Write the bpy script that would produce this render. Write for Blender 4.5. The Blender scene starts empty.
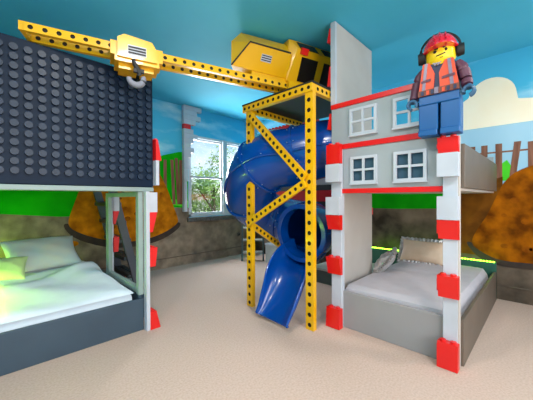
import bpy, bmesh, math, random
from mathutils import Vector, Matrix
random.seed(7)
PI = math.pi
col = bpy.context.scene.collection
scn = bpy.context.scene

# ------------------------------------------------------------------ materials
def lin(c):
    return tuple(((v/255)/12.92 if v/255 <= .04045 else ((v/255+.055)/1.055)**2.4) for v in c) + (1,)
def mat(name, rgb, rough=.5, rgb2=None, scale=4, detail=4, bump=0, bscale=40, metal=0, coat=0, stretch=None, spec=.5):
    m = bpy.data.materials.new(name); m.use_nodes = True
    nt = m.node_tree; N = nt.nodes; L = nt.links
    b = N['Principled BSDF']
    b.inputs['Roughness'].default_value = rough
    b.inputs['Metallic'].default_value = metal
    b.inputs['Coat Weight'].default_value = coat
    b.inputs['Specular IOR Level'].default_value = spec
    b.inputs['Coat Roughness'].default_value = .08
    tc = N.new('ShaderNodeTexCoord'); mp = N.new('ShaderNodeMapping')
    L.new(tc.outputs['Object'], mp.inputs['Vector'])
    if stretch: mp.inputs['Scale'].default_value = stretch
    if rgb2 is None:
        rgb2 = tuple(min(255, v*1.06+2) for v in rgb)
    n = N.new('ShaderNodeTexNoise'); n.inputs['Scale'].default_value = scale; n.inputs['Detail'].default_value = detail
    L.new(mp.outputs['Vector'], n.inputs['Vector'])
    r = N.new('ShaderNodeValToRGB')
    r.color_ramp.elements[0].position = .32; r.color_ramp.elements[0].color = lin(rgb)
    r.color_ramp.elements[1].position = .68; r.color_ramp.elements[1].color = lin(rgb2)
    L.new(n.outputs['Fac'], r.inputs['Fac']); L.new(r.outputs['Color'], b.inputs['Base Color'])
    if bump:
        n2 = N.new('ShaderNodeTexNoise'); n2.inputs['Scale'].default_value = bscale; n2.inputs['Detail'].default_value = 3
        L.new(mp.outputs['Vector'], n2.inputs['Vector'])
        bp = N.new('ShaderNodeBump'); bp.inputs['Strength'].default_value = bump; bp.inputs['Distance'].default_value = .01
        L.new(n2.outputs['Fac'], bp.inputs['Height']); L.new(bp.outputs['Normal'], b.inputs['Normal'])
    return m
def emis(name, rgb, strength):
    m = bpy.data.materials.new(name); m.use_nodes = True
    b = m.node_tree.nodes['Principled BSDF']
    b.inputs['Base Color'].default_value = lin(rgb)
    b.inputs['Emission Color'].default_value = lin(rgb); b.inputs['Emission Strength'].default_value = strength
    return m
M = {}
M['yellow'] = mat('yellow_paint', (230,168,0), .32, (237,177,4), 3, coat=.2)
M['black'] = mat('black_rubber', (20,18,18), .6)
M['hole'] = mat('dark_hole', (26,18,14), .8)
M['blue'] = mat('blue_plastic', (0,64,146), .24, (0,68,152), 2, coat=.35)
M['bolt'] = mat('pale_bolt', (150,170,205), .3, metal=.6)
M['red'] = mat('red_paint', (222,14,12), .35, (228,20,16), 3, coat=.2)
M['white'] = mat('white_paint', (184,186,194), .5)
M['facade'] = mat('grey_paint', (154,159,162), .6, (160,165,168), 3)
M['divider'] = mat('warm_grey_panel', (192,180,172), .6, (198,187,179))
M['side'] = mat('brown_grey_board', (98,84,73), .5, (108,93,80))
M['panel'] = mat('charcoal_panel', (9,26,46), .5, (12,30,50), 3, spec=.15)
M['stud'] = mat('stud_charcoal_sheen', (14,32,54), .42, (18,37,59), 3, spec=.35)  # same plastic as the panel, colour lifted to suggest sheen on the studs
M['bedboard'] = mat('warm_grey_board', (146,141,141), .6, (152,147,147), 3)
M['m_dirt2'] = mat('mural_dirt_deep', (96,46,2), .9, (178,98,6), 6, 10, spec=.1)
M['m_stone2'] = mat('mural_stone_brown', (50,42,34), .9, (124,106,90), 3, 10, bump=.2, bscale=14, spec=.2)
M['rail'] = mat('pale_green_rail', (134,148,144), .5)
M['navybed'] = mat('slate_bed_board', (52,68,82), .5, (58,75,89))
M['plank'] = mat('dark_grey_plank', (78,80,88), .6)
M['charbrick'] = mat('dark_brick', (52,56,60), .5)
M['sheet'] = mat('pale_sheet', (216,222,230), .8, (224,230,236), 6, bump=.25, bscale=9)
M['matt'] = mat('grey_blanket', (184,175,180), .85, (190,181,186), 8, bump=.2, bscale=30)
M['satin'] = mat('silver_satin', (168,160,156), .28, (206,200,198), 22, bump=.9, bscale=26, metal=.35)
M['tan'] = mat('tan_satin', (196,166,140), .5, (206,176,150), 8, bump=.25, bscale=18)
M['pillow'] = mat('pale_blue_pillow', (196,206,208), .7, (214,206,192), 4, bump=.3, bscale=10)
M['lime'] = mat('pillow_lime_glow', (206,222,150), .7)  # light strip's lime glow tinted into the pale pillow colour
M['ceil'] = mat('teal_ceiling', (66,180,212), .75, (78,188,219), 1.2, 6, bump=.12, bscale=90)
M['carpet'] = mat('beige_carpet', (190,160,144), .95, (206,178,162), 70, 8, bump=.14, bscale=420)
M['plain'] = mat('plain_wall', (214,214,210), .8)
M['trimstone'] = mat('grey_stone_trim', (66,63,60), .9, (112,107,100), 40, bump=.5, bscale=60)
M['frame'] = mat('window_white', (190,192,196), .5)
M['darkglass'] = mat('dark_glass', (20,16,18), .12, coat=.5)
M['bluewin'] = mat('blue_grey_backing', (54,80,98), .35, (64,90,108), 3, coat=.3)
M['chrome'] = mat('grey_hook', (118,118,128), .7)
M['orange'] = mat('orange_vest', (220,66,18), .45)
M['silver'] = mat('silver_stripe', (118,104,126), .35)
M['plum'] = mat('plum_sleeve', (92,48,66), .5)
M['navy'] = mat('navy_shirt', (28,38,72), .5)
M['toyblue'] = mat('toy_trousers', (4,80,140), .4, (7,86,146), 3)
M['hand'] = mat('slate_glove', (58,92,122), .4)
M['skin'] = mat('toy_face_yellow', (240,200,20), .4)
M['helmet'] = mat('helmet_red', (214,20,44), .2, coat=.5)
M['belt'] = mat('tool_belt', (120,56,34), .5)
M['leaf'] = mat('leaf_green', (110,150,70), .8, (170,200,104), 3)
M['leaf2'] = mat('leaf_olive', (86,116,60), .8, (136,160,90), 3)
M['bark'] = mat('bark', (86,70,54), .9)
M['lawn'] = mat('lawn', (96,128,70), .95, (120,148,84), 2)
M['fillglow'] = emis('fill_lamp_glow', (255,246,232), 6)  # glow of the added ceiling fill lights
M['led'] = emis('lime_led', (150,255,40), 12)
M['led_left'] = emis('lime_led_left', (180,255,40), 40)
M['boardglow'] = mat('dark_board_green_glow', (40,92,74), .6)  # green cast of the LED strip put into the dark headboard colour
M['stair'] = mat('green_grey_metal', (74,88,86), .5)
M['boxg'] = mat('pale_grey_box', (168,170,166), .7)
# mural paints
M['m_green'] = mat('mural_grass', (6,150,8), .9, (26,176,14), 2.5, spec=.1)
M['m_lime'] = mat('mural_lime', (60,200,20), .8, (90,215,40), 3)
M['m_dirt'] = mat('mural_dirt', (146,80,6), .9, (212,126,14), 7, 10, spec=.1)
M['m_dirtdark'] = mat('mural_dirt_brown', (84,48,14), .9, (128,76,18), 5, 8, spec=.1)
M['m_clod'] = mat('mural_clod', (122,60,6), .9, (156,84,8), 12, spec=.1)
M['m_rim'] = mat('mural_dark_rim', (44,34,30), .85, (66,48,38), 8)
M['m_fence'] = mat('mural_fence', (112,70,52), .85, (150,100,78), 6, stretch=(4,4,.5))
M['m_cloud'] = mat('mural_cloud', (255,234,200), .8, (255,242,216), 2)
M['m_haze'] = mat('mural_pale_sky', (156,200,222), .8, (170,208,226), 2)
M['m_stone'] = mat('mural_stone', (100,85,71), .9, (152,133,113), 5, 10, bump=.2, bscale=14)
M['m_joint'] = mat('mural_joint', (84,70,58), .85, (104,88,74), 8)
def sky_paint():
    m = mat('mural_sky', (70,165,196), .8)
    nt = m.node_tree; N = nt.nodes; L = nt.links; b = N['Principled BSDF']
    tc = N.new('ShaderNodeTexCoord'); mp = N.new('ShaderNodeMapping'); mp.inputs['Scale'].default_value = (.8,.8,2.2)
    L.new(tc.outputs['Object'], mp.inputs['Vector'])
    n = N.new('ShaderNodeTexNoise'); n.inputs['Scale'].default_value = 1.6; n.inputs['Detail'].default_value = 6
    L.new(mp.outputs['Vector'], n.inputs['Vector'])
    r = N.new('ShaderNodeValToRGB')
    r.color_ramp.elements[0].position = .5; r.color_ramp.elements[0].color = lin((70,182,218))
    r.color_ramp.elements[1].position = .8; r.color_ramp.elements[1].color = lin((200,234,244))
    L.new(n.outputs['Fac'], r.inputs['Fac']); L.new(r.outputs['Color'], b.inputs['Base Color'])
    return m
M['m_sky'] = sky_paint()
def glass():
    m = bpy.data.materials.new('window_glass'); m.use_nodes = True
    nt = m.node_tree; nt.nodes.clear()
    o = nt.nodes.new('ShaderNodeOutputMaterial'); mx = nt.nodes.new('ShaderNodeMixShader')
    t = nt.nodes.new('ShaderNodeBsdfTransparent'); g = nt.nodes.new('ShaderNodeBsdfGlossy')
    t.inputs['Color'].default_value = (.93,.96,.97,1); g.inputs['Roughness'].default_value = .03
    mx.inputs['Fac'].default_value = .05
    nt.links.new(t.outputs[0], mx.inputs[1]); nt.links.new(g.outputs[0], mx.inputs[2]); nt.links.new(mx.outputs[0], o.inputs['Surface'])
    return m
M['glass'] = glass()

# ------------------------------------------------------------------ mesh helpers
class MB:
    def __init__(s): s.bm = bmesh.new(); s.mats = []
    def mi(s, m):
        if m not in s.mats: s.mats.append(m)
        return s.mats.index(m)
    def _set(s, faces, m):
        if m:
            i = s.mi(m)
            for f in faces: f.material_index = i
    def box(s, lo, hi, m=None, bev=0, seg=2):
        n0 = set(s.bm.faces)
        c = [(a+b)/2 for a, b in zip(lo, hi)]; d = [abs(b-a) for a, b in zip(lo, hi)]
        r = bmesh.ops.create_cube(s.bm, size=1, matrix=Matrix.Translation(c) @ Matrix.Diagonal((*d, 1)))
        if bev:
            es = list({e for v in r['verts'] for e in v.link_edges})
            bmesh.ops.bevel(s.bm, geom=es, offset=bev, segments=seg, affect='EDGES', profile=.5)
        s._set([f for f in s.bm.faces if f not in n0], m)
        return s
    def hull(s, pts, m=None):
        n0 = set(s.bm.faces)
        vs = [s.bm.verts.new(p) for p in pts]
        bmesh.ops.convex_hull(s.bm, input=vs)
        s._set([f for f in s.bm.faces if f not in n0], m)
        return s
    def cyl(s, a, b, r1, r2=None, n=16, m=None, cap=True):
        a, b = Vector(a), Vector(b); r2 = r1 if r2 is None else r2
        n0 = set(s.bm.faces); d = b-a
        mt = Matrix.Translation((a+b)/2) @ d.to_track_quat('Z', 'Y').to_matrix().to_4x4()
        bmesh.ops.create_cone(s.bm, cap_ends=cap, segments=n, radius1=r1, radius2=r2, depth=d.length, matrix=mt)
        s._set([f for f in s.bm.faces if f not in n0], m)
        return s
    def sph(s, c, r, sc=(1,1,1), m=None, u=20, v=12, rot=None):
        n0 = set(s.bm.faces)
        mt = Matrix.Translation(c) @ (rot or Matrix()) @ Matrix.Diagonal((r*sc[0], r*sc[1], r*sc[2], 1))
        bmesh.ops.create_uvsphere(s.bm, u_segments=u, v_segments=v, radius=1, matrix=mt)
        s._set([f for f in s.bm.faces if f not in n0], m)
        return s
    def prism(s, pts, fn, t0, t1, m=None):      # pts 2-D outline, fn(u,v,t)->xyz
        a = [s.bm.verts.new(fn(u, v, t0)) for u, v in pts]; b = [s.bm.verts.new(fn(u, v, t1)) for u, v in pts]
        fs = [s.bm.faces.new(a), s.bm.faces.new(b[::-1])]
        k = len(pts)
        for i in range(k): fs.append(s.bm.faces.new((a[i], b[i], b[(i+1) % k], a[(i+1) % k])))
        s._set(fs, m); return s
    def poly(s, pts, m=None):
        f = s.bm.faces.new([s.bm.verts.new(p) for p in pts]); s._set([f], m); return s
    def tube(s, path, rad, n=20, m=None, cap=True, off=0):
        P = [Vector(p) for p in path]; rings = []
        for i, p in enumerate(P):
            t = (P[min(i+1, len(P)-1)]-P[max(i-1, 0)]).normalized()
            up = Vector((0,0,1)) if abs(t.z) < .95 else Vector((1,0,0))
            a = t.cross(up).normalized(); b = a.cross(t)
            r = rad[i] if isinstance(rad, (list, tuple)) else rad
            rings.append([s.bm.verts.new(p+(a*math.cos(2*PI*k/n)+b*math.sin(2*PI*k/n))*r) for k in range(n)])
        fs = []
        for A_, B_ in zip(rings, rings[1:]):
            for k in range(n): fs.append(s.bm.faces.new((A_[k], A_[(k+1) % n], B_[(k+1) % n], B_[k])))
        if cap: fs += [s.bm.faces.new(rings[0][::-1]), s.bm.faces.new(rings[-1])]
        s._set(fs, m); return s
    def build(s, name, m=None, parent=None, smooth=False, sharp=40, recalc=True):
        if recalc: bmesh.ops.recalc_face_normals(s.bm, faces=s.bm.faces)
        me = bpy.data.meshes.new(name)
        if smooth:
            for f in s.bm.faces: f.smooth = True
            for e in s.bm.edges:
                if len(e.link_faces) == 2 and e.calc_face_angle(0) > math.radians(sharp): e.smooth = False
        s.bm.to_mesh(me); s.bm.free()
        for q in (s.mats or [m]): me.materials.append(M[q] if isinstance(q, str) else q)
        o = bpy.data.objects.new(name, me); col.objects.link(o)
        if parent:
            o.parent = parent
            o.matrix_parent_inverse = parent.matrix_basis.inverted() if parent.parent is None else Matrix()
        return o
def thing(name, label, cat, loc=(0,0,0), group=None):
    o = bpy.data.objects.new(name, None); o.empty_display_size = .1; col.objects.link(o); o.location = loc
    o['label'] = label; o['category'] = cat
    if group: o['group'] = group
    return o
def tag(o, label, cat, group=None, kind=None):
    o['label'] = label; o['category'] = cat
    if group: o['group'] = group
    if kind: o['kind'] = kind
    return o
def struct(o): o['kind'] = 'structure'; return o

def beam(name, p0, p1, w, d, nrm, parent, pitch=.075, hr=.019, rounded=False, m='yellow', dark='hole', label=None):
    """building-set beam: holes along both faces whose normal is nrm, real recesses"""
    p0, p1, nv = Vector(p0), Vector(p1), Vector(nrm)
    t = p1-p0; Ln = t.length; t.normalize(); nv = (nv-t*nv.dot(t)).normalized(); b = nv.cross(t)
    mb = MB(); bm = mb.bm; i0 = mb.mi(m); i1 = mb.mi(dark)
    k = max(1, round(Ln/pitch)); cl = Ln/k; NS = 16
    def P(s_, u, v): return p0+t*s_+b*u+nv*v
    for sg in (1, -1):
        for c in range(k):
            cx = (c+.5)*cl
            sq, ci, bk = [], [], []
            for j in range(NS):
                a = 2*PI*(j+.5)/NS; ca, sa = math.cos(a), math.sin(a); q = 1/max(abs(ca), abs(sa))
                sq.append(bm.verts.new(P(cx+ca*q*cl/2, sa*q*w/2, sg*d/2)))
                ci.append(bm.verts.new(P(cx+ca*hr, sa*hr, sg*d/2)))
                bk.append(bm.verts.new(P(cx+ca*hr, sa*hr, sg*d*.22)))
            for j in range(NS):
                h = (j+1) % NS
                bm.faces.new((sq[j], sq[h], ci[h], ci[j])).material_index = i0
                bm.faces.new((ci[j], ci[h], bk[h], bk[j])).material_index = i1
            # corners of the cell
            for qx, qy in ((1,1), (-1,1), (-1,-1), (1,-1)):
                cv = P(cx+qx*cl/2, qy*w/2, sg*d/2)
                near = sorted(range(NS), key=lambda j: (sq[j].co-cv).length)[:2]
                bm.faces.new((bm.verts.new(cv), sq[near[0]], sq[near[1]])).material_index = i0
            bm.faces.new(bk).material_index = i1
    for u in (w/2, -w/2):
        bm.faces.new([bm.verts.new(P(*q)) for q in ((0,u,-d/2), (Ln,u,-d/2), (Ln,u,d/2), (0,u,d/2))]).material_index = i0
    for end, s0, sg in ((0, 0, -1), (1, Ln, 1)):
        if rounded and end == 1:
            arc = [(s0+sg*math.cos(a)*w/2, math.sin(a)*w/2) for a in [(-PI/2+PI*j/10) for j in range(11)]]
            mb.prism(arc, lambda x, y, z: P(x, y, z), -d/2, d/2, m)
        else:
            bm.faces.new([bm.verts.new(P(s0, *q)) for q in ((-w/2,-d/2), (w/2,-d/2), (w/2,d/2), (-w/2,d/2))]).material_index = i0
    bmesh.ops.remove_doubles(bm, verts=bm.verts, dist=1e-5)
    o = mb.build(name, parent=parent)
    if label: o['label'] = label
    return o

XW, YW, ZC = 4.48, 4.88, 3.0
X0, Y0 = -2.6, -2.8
WX0, WX1, WZ0, WZ1 = 2.80, 4.28, .895, 2.48

# ------------------------------------------------------------------ room shell
struct(MB().box((X0-.1,Y0-.1,-.1), (XW+.1,YW+.1,0)).build('floor', 'carpet'))
struct(MB().box((X0-.1,Y0-.1,ZC), (XW+.1,YW+.1,ZC+.1)).build('ceiling', 'ceil'))
w = MB()
w.box((X0-.1,YW,0), (WX0,YW+.1,ZC), 'm_sky').box((WX1,YW,0), (XW+.1,YW+.1,ZC), 'm_sky')
w.box((WX0,YW,0), (WX1,YW+.1,WZ0), 'm_sky').box((WX0,YW,WZ1), (WX1,YW+.1,ZC), 'm_sky')
def chaikin(P, it=2):
    for _ in range(it):
        Q = []
        for i in range(len(P)):
            a, b = P[i], P[(i+1) % len(P)]
            Q += [(a[0]*.75+b[0]*.25, a[1]*.75+b[1]*.25), (a[0]*.25+b[0]*.75, a[1]*.25+b[1]*.75)]
        P = Q
    return P
def sm_(pts, m): return chaikin(pts) if m in ('m_dirt','m_dirt2','m_rim') and len(pts) > 10 else pts
def wl(pts, m, k): w.poly([(x, YW-.0015*k, z) for x, z in sm_(pts, m)], m)
wl([(X0,.0),(WX0,0),(WX0,1.07),(2.0,1.12),(1.2,1.0),(.78,1.0),(.16,1.065),(X0,1.12)], 'm_stone', 1)
wl([(WX0,0),(XW,0),(XW,.88),(WX0,.88)], 'm_stone', 1)
wl([(X0,1.12),(.16,1.065),(.78,1.0),(1.2,1.0),(2.0,1.12),(2.79,1.07),(2.79,2.14),(2.6,2.12),(2.3,2.03),(1.8,1.78),(1.2,1.72),(.2,1.82),(X0,1.7)], 'm_green', 2)
wl([(2.3,1.16),(2.79,1.08),(2.79,1.2),(2.5,1.24),(2.3,1.22)], 'm_lime', 3)
for a, b, h in ((2.33,2.33,1.95), (2.46,2.5,1.96), (2.545,2.59,2.0), (2.63,2.64,1.97), (2.725,2.72,1.98), (2.2,2.22,1.93)):
    wl([(b-.03,1.14),(b+.03,1.14),(a+.03,h),(a-.03,h)], 'm_fence', 4)
wl([(.8,.86),(.95,.66),(1.38,.48),(1.8,.44),(2.25,.5),(2.62,.70),(2.62,.84),(2.2,.7),(1.5,.6),(1.05,.74),(.86,.92)], 'm_rim', 4)
wl([(.85,.86),(1.05,.72),(1.43,.58),(1.8,.53),(2.23,.6),(2.58,.78),(2.57,.9),(2.46,1.17),(2.36,1.45),(2.2,1.74),(2.06,1.92),(1.8,2.02),(1.58,2.04),(1.3,1.96),(1.15,1.84),(1.07,1.6),(1.01,1.37),(.92,1.1)], 'm_dirt', 5)
for i in range(26):
    a = random.uniform(0, 2*PI); q = random.random()**.5
    cx, cz, r = 1.72+q*.6*math.cos(a), 1.2+q*.52*math.sin(a), random.uniform(.018,.04)
    wl([(cx+r*math.cos(t)*1.3, cz+r*math.sin(t)) for t in [PI*j/4+a for j in range(8)]], 'm_clod', 6)
wl([(.93+.07*math.cos(PI*j/5), .60+.04*math.sin(PI*j/5)) for j in range(10)], 'm_dirt', 6)
for x in (.3, 1.1, 2.0, 2.85, 3.6, 4.2):
    wl([(x,0),(x+.006,0),(x+.006,.165),(x,.165)], 'm_joint', 7)
wl([(X0,.165),(XW,.165),(XW,.178),(X0,.178)], 'm_joint', 7)
struct(w.build('wall_left', recalc=False))

w = MB()
w.box((XW,Y0-.1,0), (XW+.1,YW,ZC), 'm_sky')
def wr(pts, m, k): w.poly([(XW-.0015*k, y, z) for y, z in sm_(pts, m)], m)
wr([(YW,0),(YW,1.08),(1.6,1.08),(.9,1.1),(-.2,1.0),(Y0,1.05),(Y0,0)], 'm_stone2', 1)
wr([(YW,1.08),(1.6,1.08),(.9,1.1),(.9,1.35),(1.6,1.55),(YW,1.7)], 'm_green', 2)
wr([(1.0,1.0),(1.0,2.10),(.78,2.135),(.4,2.14),(.11,2.15),(-.5,2.15),(Y0,2.1),(Y0,1.0)], 'm_haze', 2)
cl = [(1.1,2.12),(1.12,2.3),(1.0,2.46),(.86,2.46),(.78,2.5)]
def arc(cy, cz, r, a0, a1, k=9): return [(cy+r*math.cos(math.radians(a0+(a1-a0)*j/k)), cz+r*math.sin(math.radians(a0+(a1-a0)*j/k))) for j in range(k+1)]
cl += arc(.49,2.50,.235,10,170,12)+[(.24,2.42)]+arc(.08,2.28,.16,100,150,4)[::-1]+arc(-.25,2.42,.28,20,160,8)+[(-.6,2.4),(-.8,2.15),(.11,2.13),(.78,2.13)]
wr(cl, 'm_cloud', 3)
for yt, yb, h, zb in ((.685,.68,1.9,1.3), (.56,.555,1.9,1.3), (.42,.412,1.905,1.2), (.245,.31,1.91,1.3), (.125,.12,1.895,1.3), (-.02,-.06,1.9,1.2), (-.17,-.16,1.89,1.2), (.8,.8,1.88,1.2), (.92,.91,1.9,1.2)):
    wr([(yb+.03,zb),(yb-.03,zb),(yt-.034,h),(yt+.03,h)], 'm_fence', 5)
wr([(1.0,1.79),(-.4,1.795),(-.4,1.815),(1.0,1.81)], 'm_fence', 4)
wr([(.4,1.45),(.28,1.45),(.3,1.62),(.34,1.70),(.39,1.66)], 'm_lime', 4)
wr([(.97,.6),(1.0,.9),(.93,1.25),(.8,1.36),(.5,1.46),(.38,1.5),(.38,.5),(.9,.52)], 'm_dirtdark', 6)
wr([(.76,.66),(.62,.47),(.41,.40),(.11,.41),(-.3,.42),(-.7,.5),(-.7,.62),(-.3,.52),(.11,.50),(.41,.50),(.6,.58),(.70,.68)], 'm_rim', 7)
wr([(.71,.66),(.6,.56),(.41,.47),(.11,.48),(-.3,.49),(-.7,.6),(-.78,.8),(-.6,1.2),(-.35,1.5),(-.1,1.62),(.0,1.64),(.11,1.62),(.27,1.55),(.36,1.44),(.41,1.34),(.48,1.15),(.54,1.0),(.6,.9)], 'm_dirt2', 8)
for i in range(22):
    cy, cz, r = random.uniform(-.55,.5), random.uniform(.6,1.3), random.uniform(.02,.04)
    wr([(cy+r*math.cos(t)*1.3, cz+r*math.sin(t)) for t in [PI*j/4+i for j in range(8)]], 'm_clod', 9)
wr([(YW,.165),(Y0,.165),(Y0,.178),(YW,.178)], 'm_joint', 10)
for y in (-.5, .2, .9, 2.4):
    wr([(y,0),(y+.006,0),(y+.006,.165),(y,.165)], 'm_joint', 10)
struct(w.build('wall_right', recalc=False))
# walls behind the photographer: one plain, one with a wide opening added to bring in light
struct(MB().box((X0-.1,Y0-.1,0), (X0,YW,ZC)).build('wall_back', 'm_sky'))
w = MB(); ox0, ox1, oz0, oz1 = -1.6, 2.2, .7, 2.6
w.box((X0,Y0-.1,0), (ox0,Y0,ZC), 'm_sky').box((ox1,Y0-.1,0), (XW,Y0,ZC), 'm_sky').box((ox0,Y0-.1,0), (ox1,Y0,oz0), 'm_sky').box((ox0,Y0-.1,oz1), (ox1,Y0,ZC), 'm_sky')
struct(w.build('wall_front'))
struct(MB().box((X0,YW-.02,0), (XW-.001,YW-.0125,.16), 'm_stone').build('baseboard_left'))
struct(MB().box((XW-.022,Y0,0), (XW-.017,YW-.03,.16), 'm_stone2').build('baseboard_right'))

# window
wn = bpy.data.objects.new('window_1', None); col.objects.link(wn); wn.location = (WX0,YW,WZ0); struct(wn)
f = MB(); fw = .045
f.box((WX0,YW+.0,WZ0), (WX1,YW+.08,WZ0+fw)).box((WX0,YW,WZ1-fw), (WX1,YW+.08,WZ1))
f.box((WX0,YW,WZ0), (WX0+fw,YW+.08,WZ1)).box((WX1-fw,YW,WZ0), (WX1,YW+.08,WZ1))
f.box((3.61,YW-.01,WZ0), (3.71,YW+.08,WZ1))
f.build('window_frame', 'frame', wn)
for a, b in ((WX0+fw,3.61), (3.71,WX1-fw)):
    s = MB()
    for z0, z1, y in ((WZ0+fw,1.69,.02), (1.65,WZ1-fw,.045)):
        s.box((a,YW+y,z0), (b,YW+y+.022,z0+.035)).box((a,YW+y,z1-.035), (b,YW+y+.022,z1)).box((a,YW+y,z0), (a+.03,YW+y+.022,z1)).box((b-.03,YW+y,z0), (b,YW+y+.022,z1))
    so = s.build('sash', 'frame', wn)
    MB().box((a+.03,YW+.028,WZ0+fw+.03), (b-.03,YW+.032,1.66)).build('pane', 'glass', wn)
    MB().box((a+.03,YW+.053,1.68), (b-.03,YW+.057,WZ1-fw-.03)).build('pane', 'glass', wn)
struct(MB().box((2.76,YW-.05,.80), (XW-.04,YW-.001,.885), 'trimstone', .006).build('trim_1'))
# stacked bricks down the left side of the window
st = thing('brick_column', 'tall column of white toy bricks with one red brick beside the window', 'brick column', (2.72,YW-.08,1.05))
lens = [.38,.28,.36,.25,.30,.20,.29,.20,.15,.21,.15,.10,.08,.06,.06]
z = 3.0
for i, L_ in enumerate(lens):
    h = .088 if i < 11 else .23
    if i == len(lens)-1: h = z-1.0
    c = 'red' if i == 4 else 'white'
    b = MB().box((2.655,YW-.10,z-h), (2.655+L_ if c != 'red' else 2.80,YW-.02,z-.002), c, .004, 1)
    if i < 11:
        for q in range(int(L_/.08)): b.cyl((2.70+q*.08,YW-.06,z-.002), (2.70+q*.08,YW-.06,z+.008), .022, m=c, n=10)
    o = b.build('brick', parent=st)
    if c == 'red': o['label'] = 'red brick'
    z -= h
st.location = st.location
# wall outlet
t = thing('wall_vent', 'small round dark fitting on the stone wall below the window', 'wall fitting', (4.02,YW-.01,.45))
MB().cyl((4.02,YW-.01,.45), (4.02,YW-.035,.45), .045, .035, 20).build('cover', 'trimstone', t, True)
MB().cyl((4.02,YW-.034,.45), (4.02,YW-.042,.45), .02, n=14).build('centre', 'black', t)

# ------------------------------------------------------------------ outside
struct(MB().box((-20,5.2,-3.1), (40,60,-3)).build('ground', 'lawn'))
def tree(loc, h, rad, n, lm, label, trunk=.12, sq=1.2):
    t = thing('tree', label, 'tree', loc, 'trees outside the window')
    x, y, z = loc
    b = MB().cyl((x,y,z), (x,y,z+h*.75), trunk, trunk*.4, 9)
    for q in range(5):
        a = q*1.26; b.cyl((x,y,z+h*(.42+.06*q)), (x+math.cos(a)*rad*.6,y+math.sin(a)*rad*.6,z+h*(.6+.07*q)), trunk*.4, trunk*.15, 6)
    b.build('trunk', 'bark', t)
    f = MB(); cs = [(Vector((x,y,z+h*.72))+Vector((random.gauss(0,.45),random.gauss(0,.45),random.gauss(0,.5*sq)))*rad*.8, rad*random.uniform(.3,.5)) for _ in range(14)]
    for i in range(n):
        c, r = random.choice(cs)
        d = Vector((random.gauss(0,1), random.gauss(0,1), random.gauss(0,1))).normalized()*r*random.random()**.4
        p = c+d; s_ = random.uniform(.05,.11)
        u = Vector((random.gauss(0,1), random.gauss(0,1), random.gauss(0,1))).normalized(); v = u.orthogonal().normalized()
        f.poly([p-u*s_, p+v*s_*.6, p+u*s_, p-v*s_*.6])
    f.build('foliage', lm, t, recalc=False)
tree((8.6,12.4,-3), 6.6, 1.5, 2600, 'leaf', 'tallest leafy tree outside the window, against the sky', .14)
tree((6.2,13.5,-3), 4.4, 1.4, 2600, 'leaf2', 'low dark bushy tree seen through the left window pane')
tree((9.2,15.0,-3), 4.4, 1.7, 3000, 'leaf2', 'bushy tree behind the tallest tree outside')
tree((12.6,14.5,-3), 5.6, 1.7, 3000, 'leaf', 'leafy tree seen through the right window pane')
tree((7.2,16.5,-3), 4.8, 2.0, 3000, 'leaf', 'pale green tree furthest back outside the window')
tree((11.0,17.5,-3), 4.7, 2.2, 3000, 'leaf2', 'dark tree furthest right beyond the window')

# ------------------------------------------------------------------ left bunk bed with studded panel
YL, XE = 2.73, 1.10
bed = thing('bunk_bed', 'bunk bed on the left with a charcoal studded panel above', 'bunk bed', (.2,3.8,0))
p = MB().box((-.9,YL,1.36), (1.183,YL+.05,2.426), 'panel', .006, 1)
for i in range(-12, 13):
    for j in range(14):
        x, z = .169+i*.0804, 2.347-j*.0683
        if x > 1.15: continue
        p.cyl((x,YL+.002,z), (x,YL-.022,z), .0262, .0255, 14, 'stud')
p.build('studded_panel', parent=bed, smooth=True, sharp=30)
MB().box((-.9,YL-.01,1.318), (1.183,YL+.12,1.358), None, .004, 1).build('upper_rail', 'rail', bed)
MB().box((-.05,YL+.06,1.362), (1.10,YW-.06,1.50)).build('upper_deck', 'navybed', bed)
MB().box((-.05,YL,0), (1.083,YL+.03,.30), None, .004, 1).build('foot_board', 'navybed', bed)
MB().box((1.05,YL+.03,.10), (1.10,YW-.08,.335), None, .004, 1).build('side_board', 'navybed', bed)
MB().box((-.02,YL+.04,.05), (1.04,YW-.12,.18)).build('base', 'navybed', bed)
MB().box((1.085,2.665,0), (1.12,2.73,1.318), None, .003, 1).build('post', 'white', bed)
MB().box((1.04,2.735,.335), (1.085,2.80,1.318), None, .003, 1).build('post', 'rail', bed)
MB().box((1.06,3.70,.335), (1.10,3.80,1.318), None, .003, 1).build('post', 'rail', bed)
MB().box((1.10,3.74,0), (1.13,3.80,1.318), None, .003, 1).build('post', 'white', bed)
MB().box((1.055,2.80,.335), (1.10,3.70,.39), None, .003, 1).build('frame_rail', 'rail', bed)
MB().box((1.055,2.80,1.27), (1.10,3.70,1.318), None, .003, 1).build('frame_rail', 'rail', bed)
def leaning(y0, y1, x0, x1b, x1t, z0, z1, c, parent, studs=True):
    """brick on the end face: bottom depth x1b, top depth x1t"""
    b = MB(); b.hull([(x, y, z) for y in (y0, y1) for x, z in ((x0,z0), (x1b,z0), (x1t,z1), (x0,z1))], c)
    if studs:
        for yy in (y0+.035, y1-.035): b.cyl((x0+(x1t-x0)*.55,yy,z1), (x0+(x1t-x0)*.55,yy,z1+.012), .016, m=c, n=12)
    o = b.build('brick', parent=parent)
    return o
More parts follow.
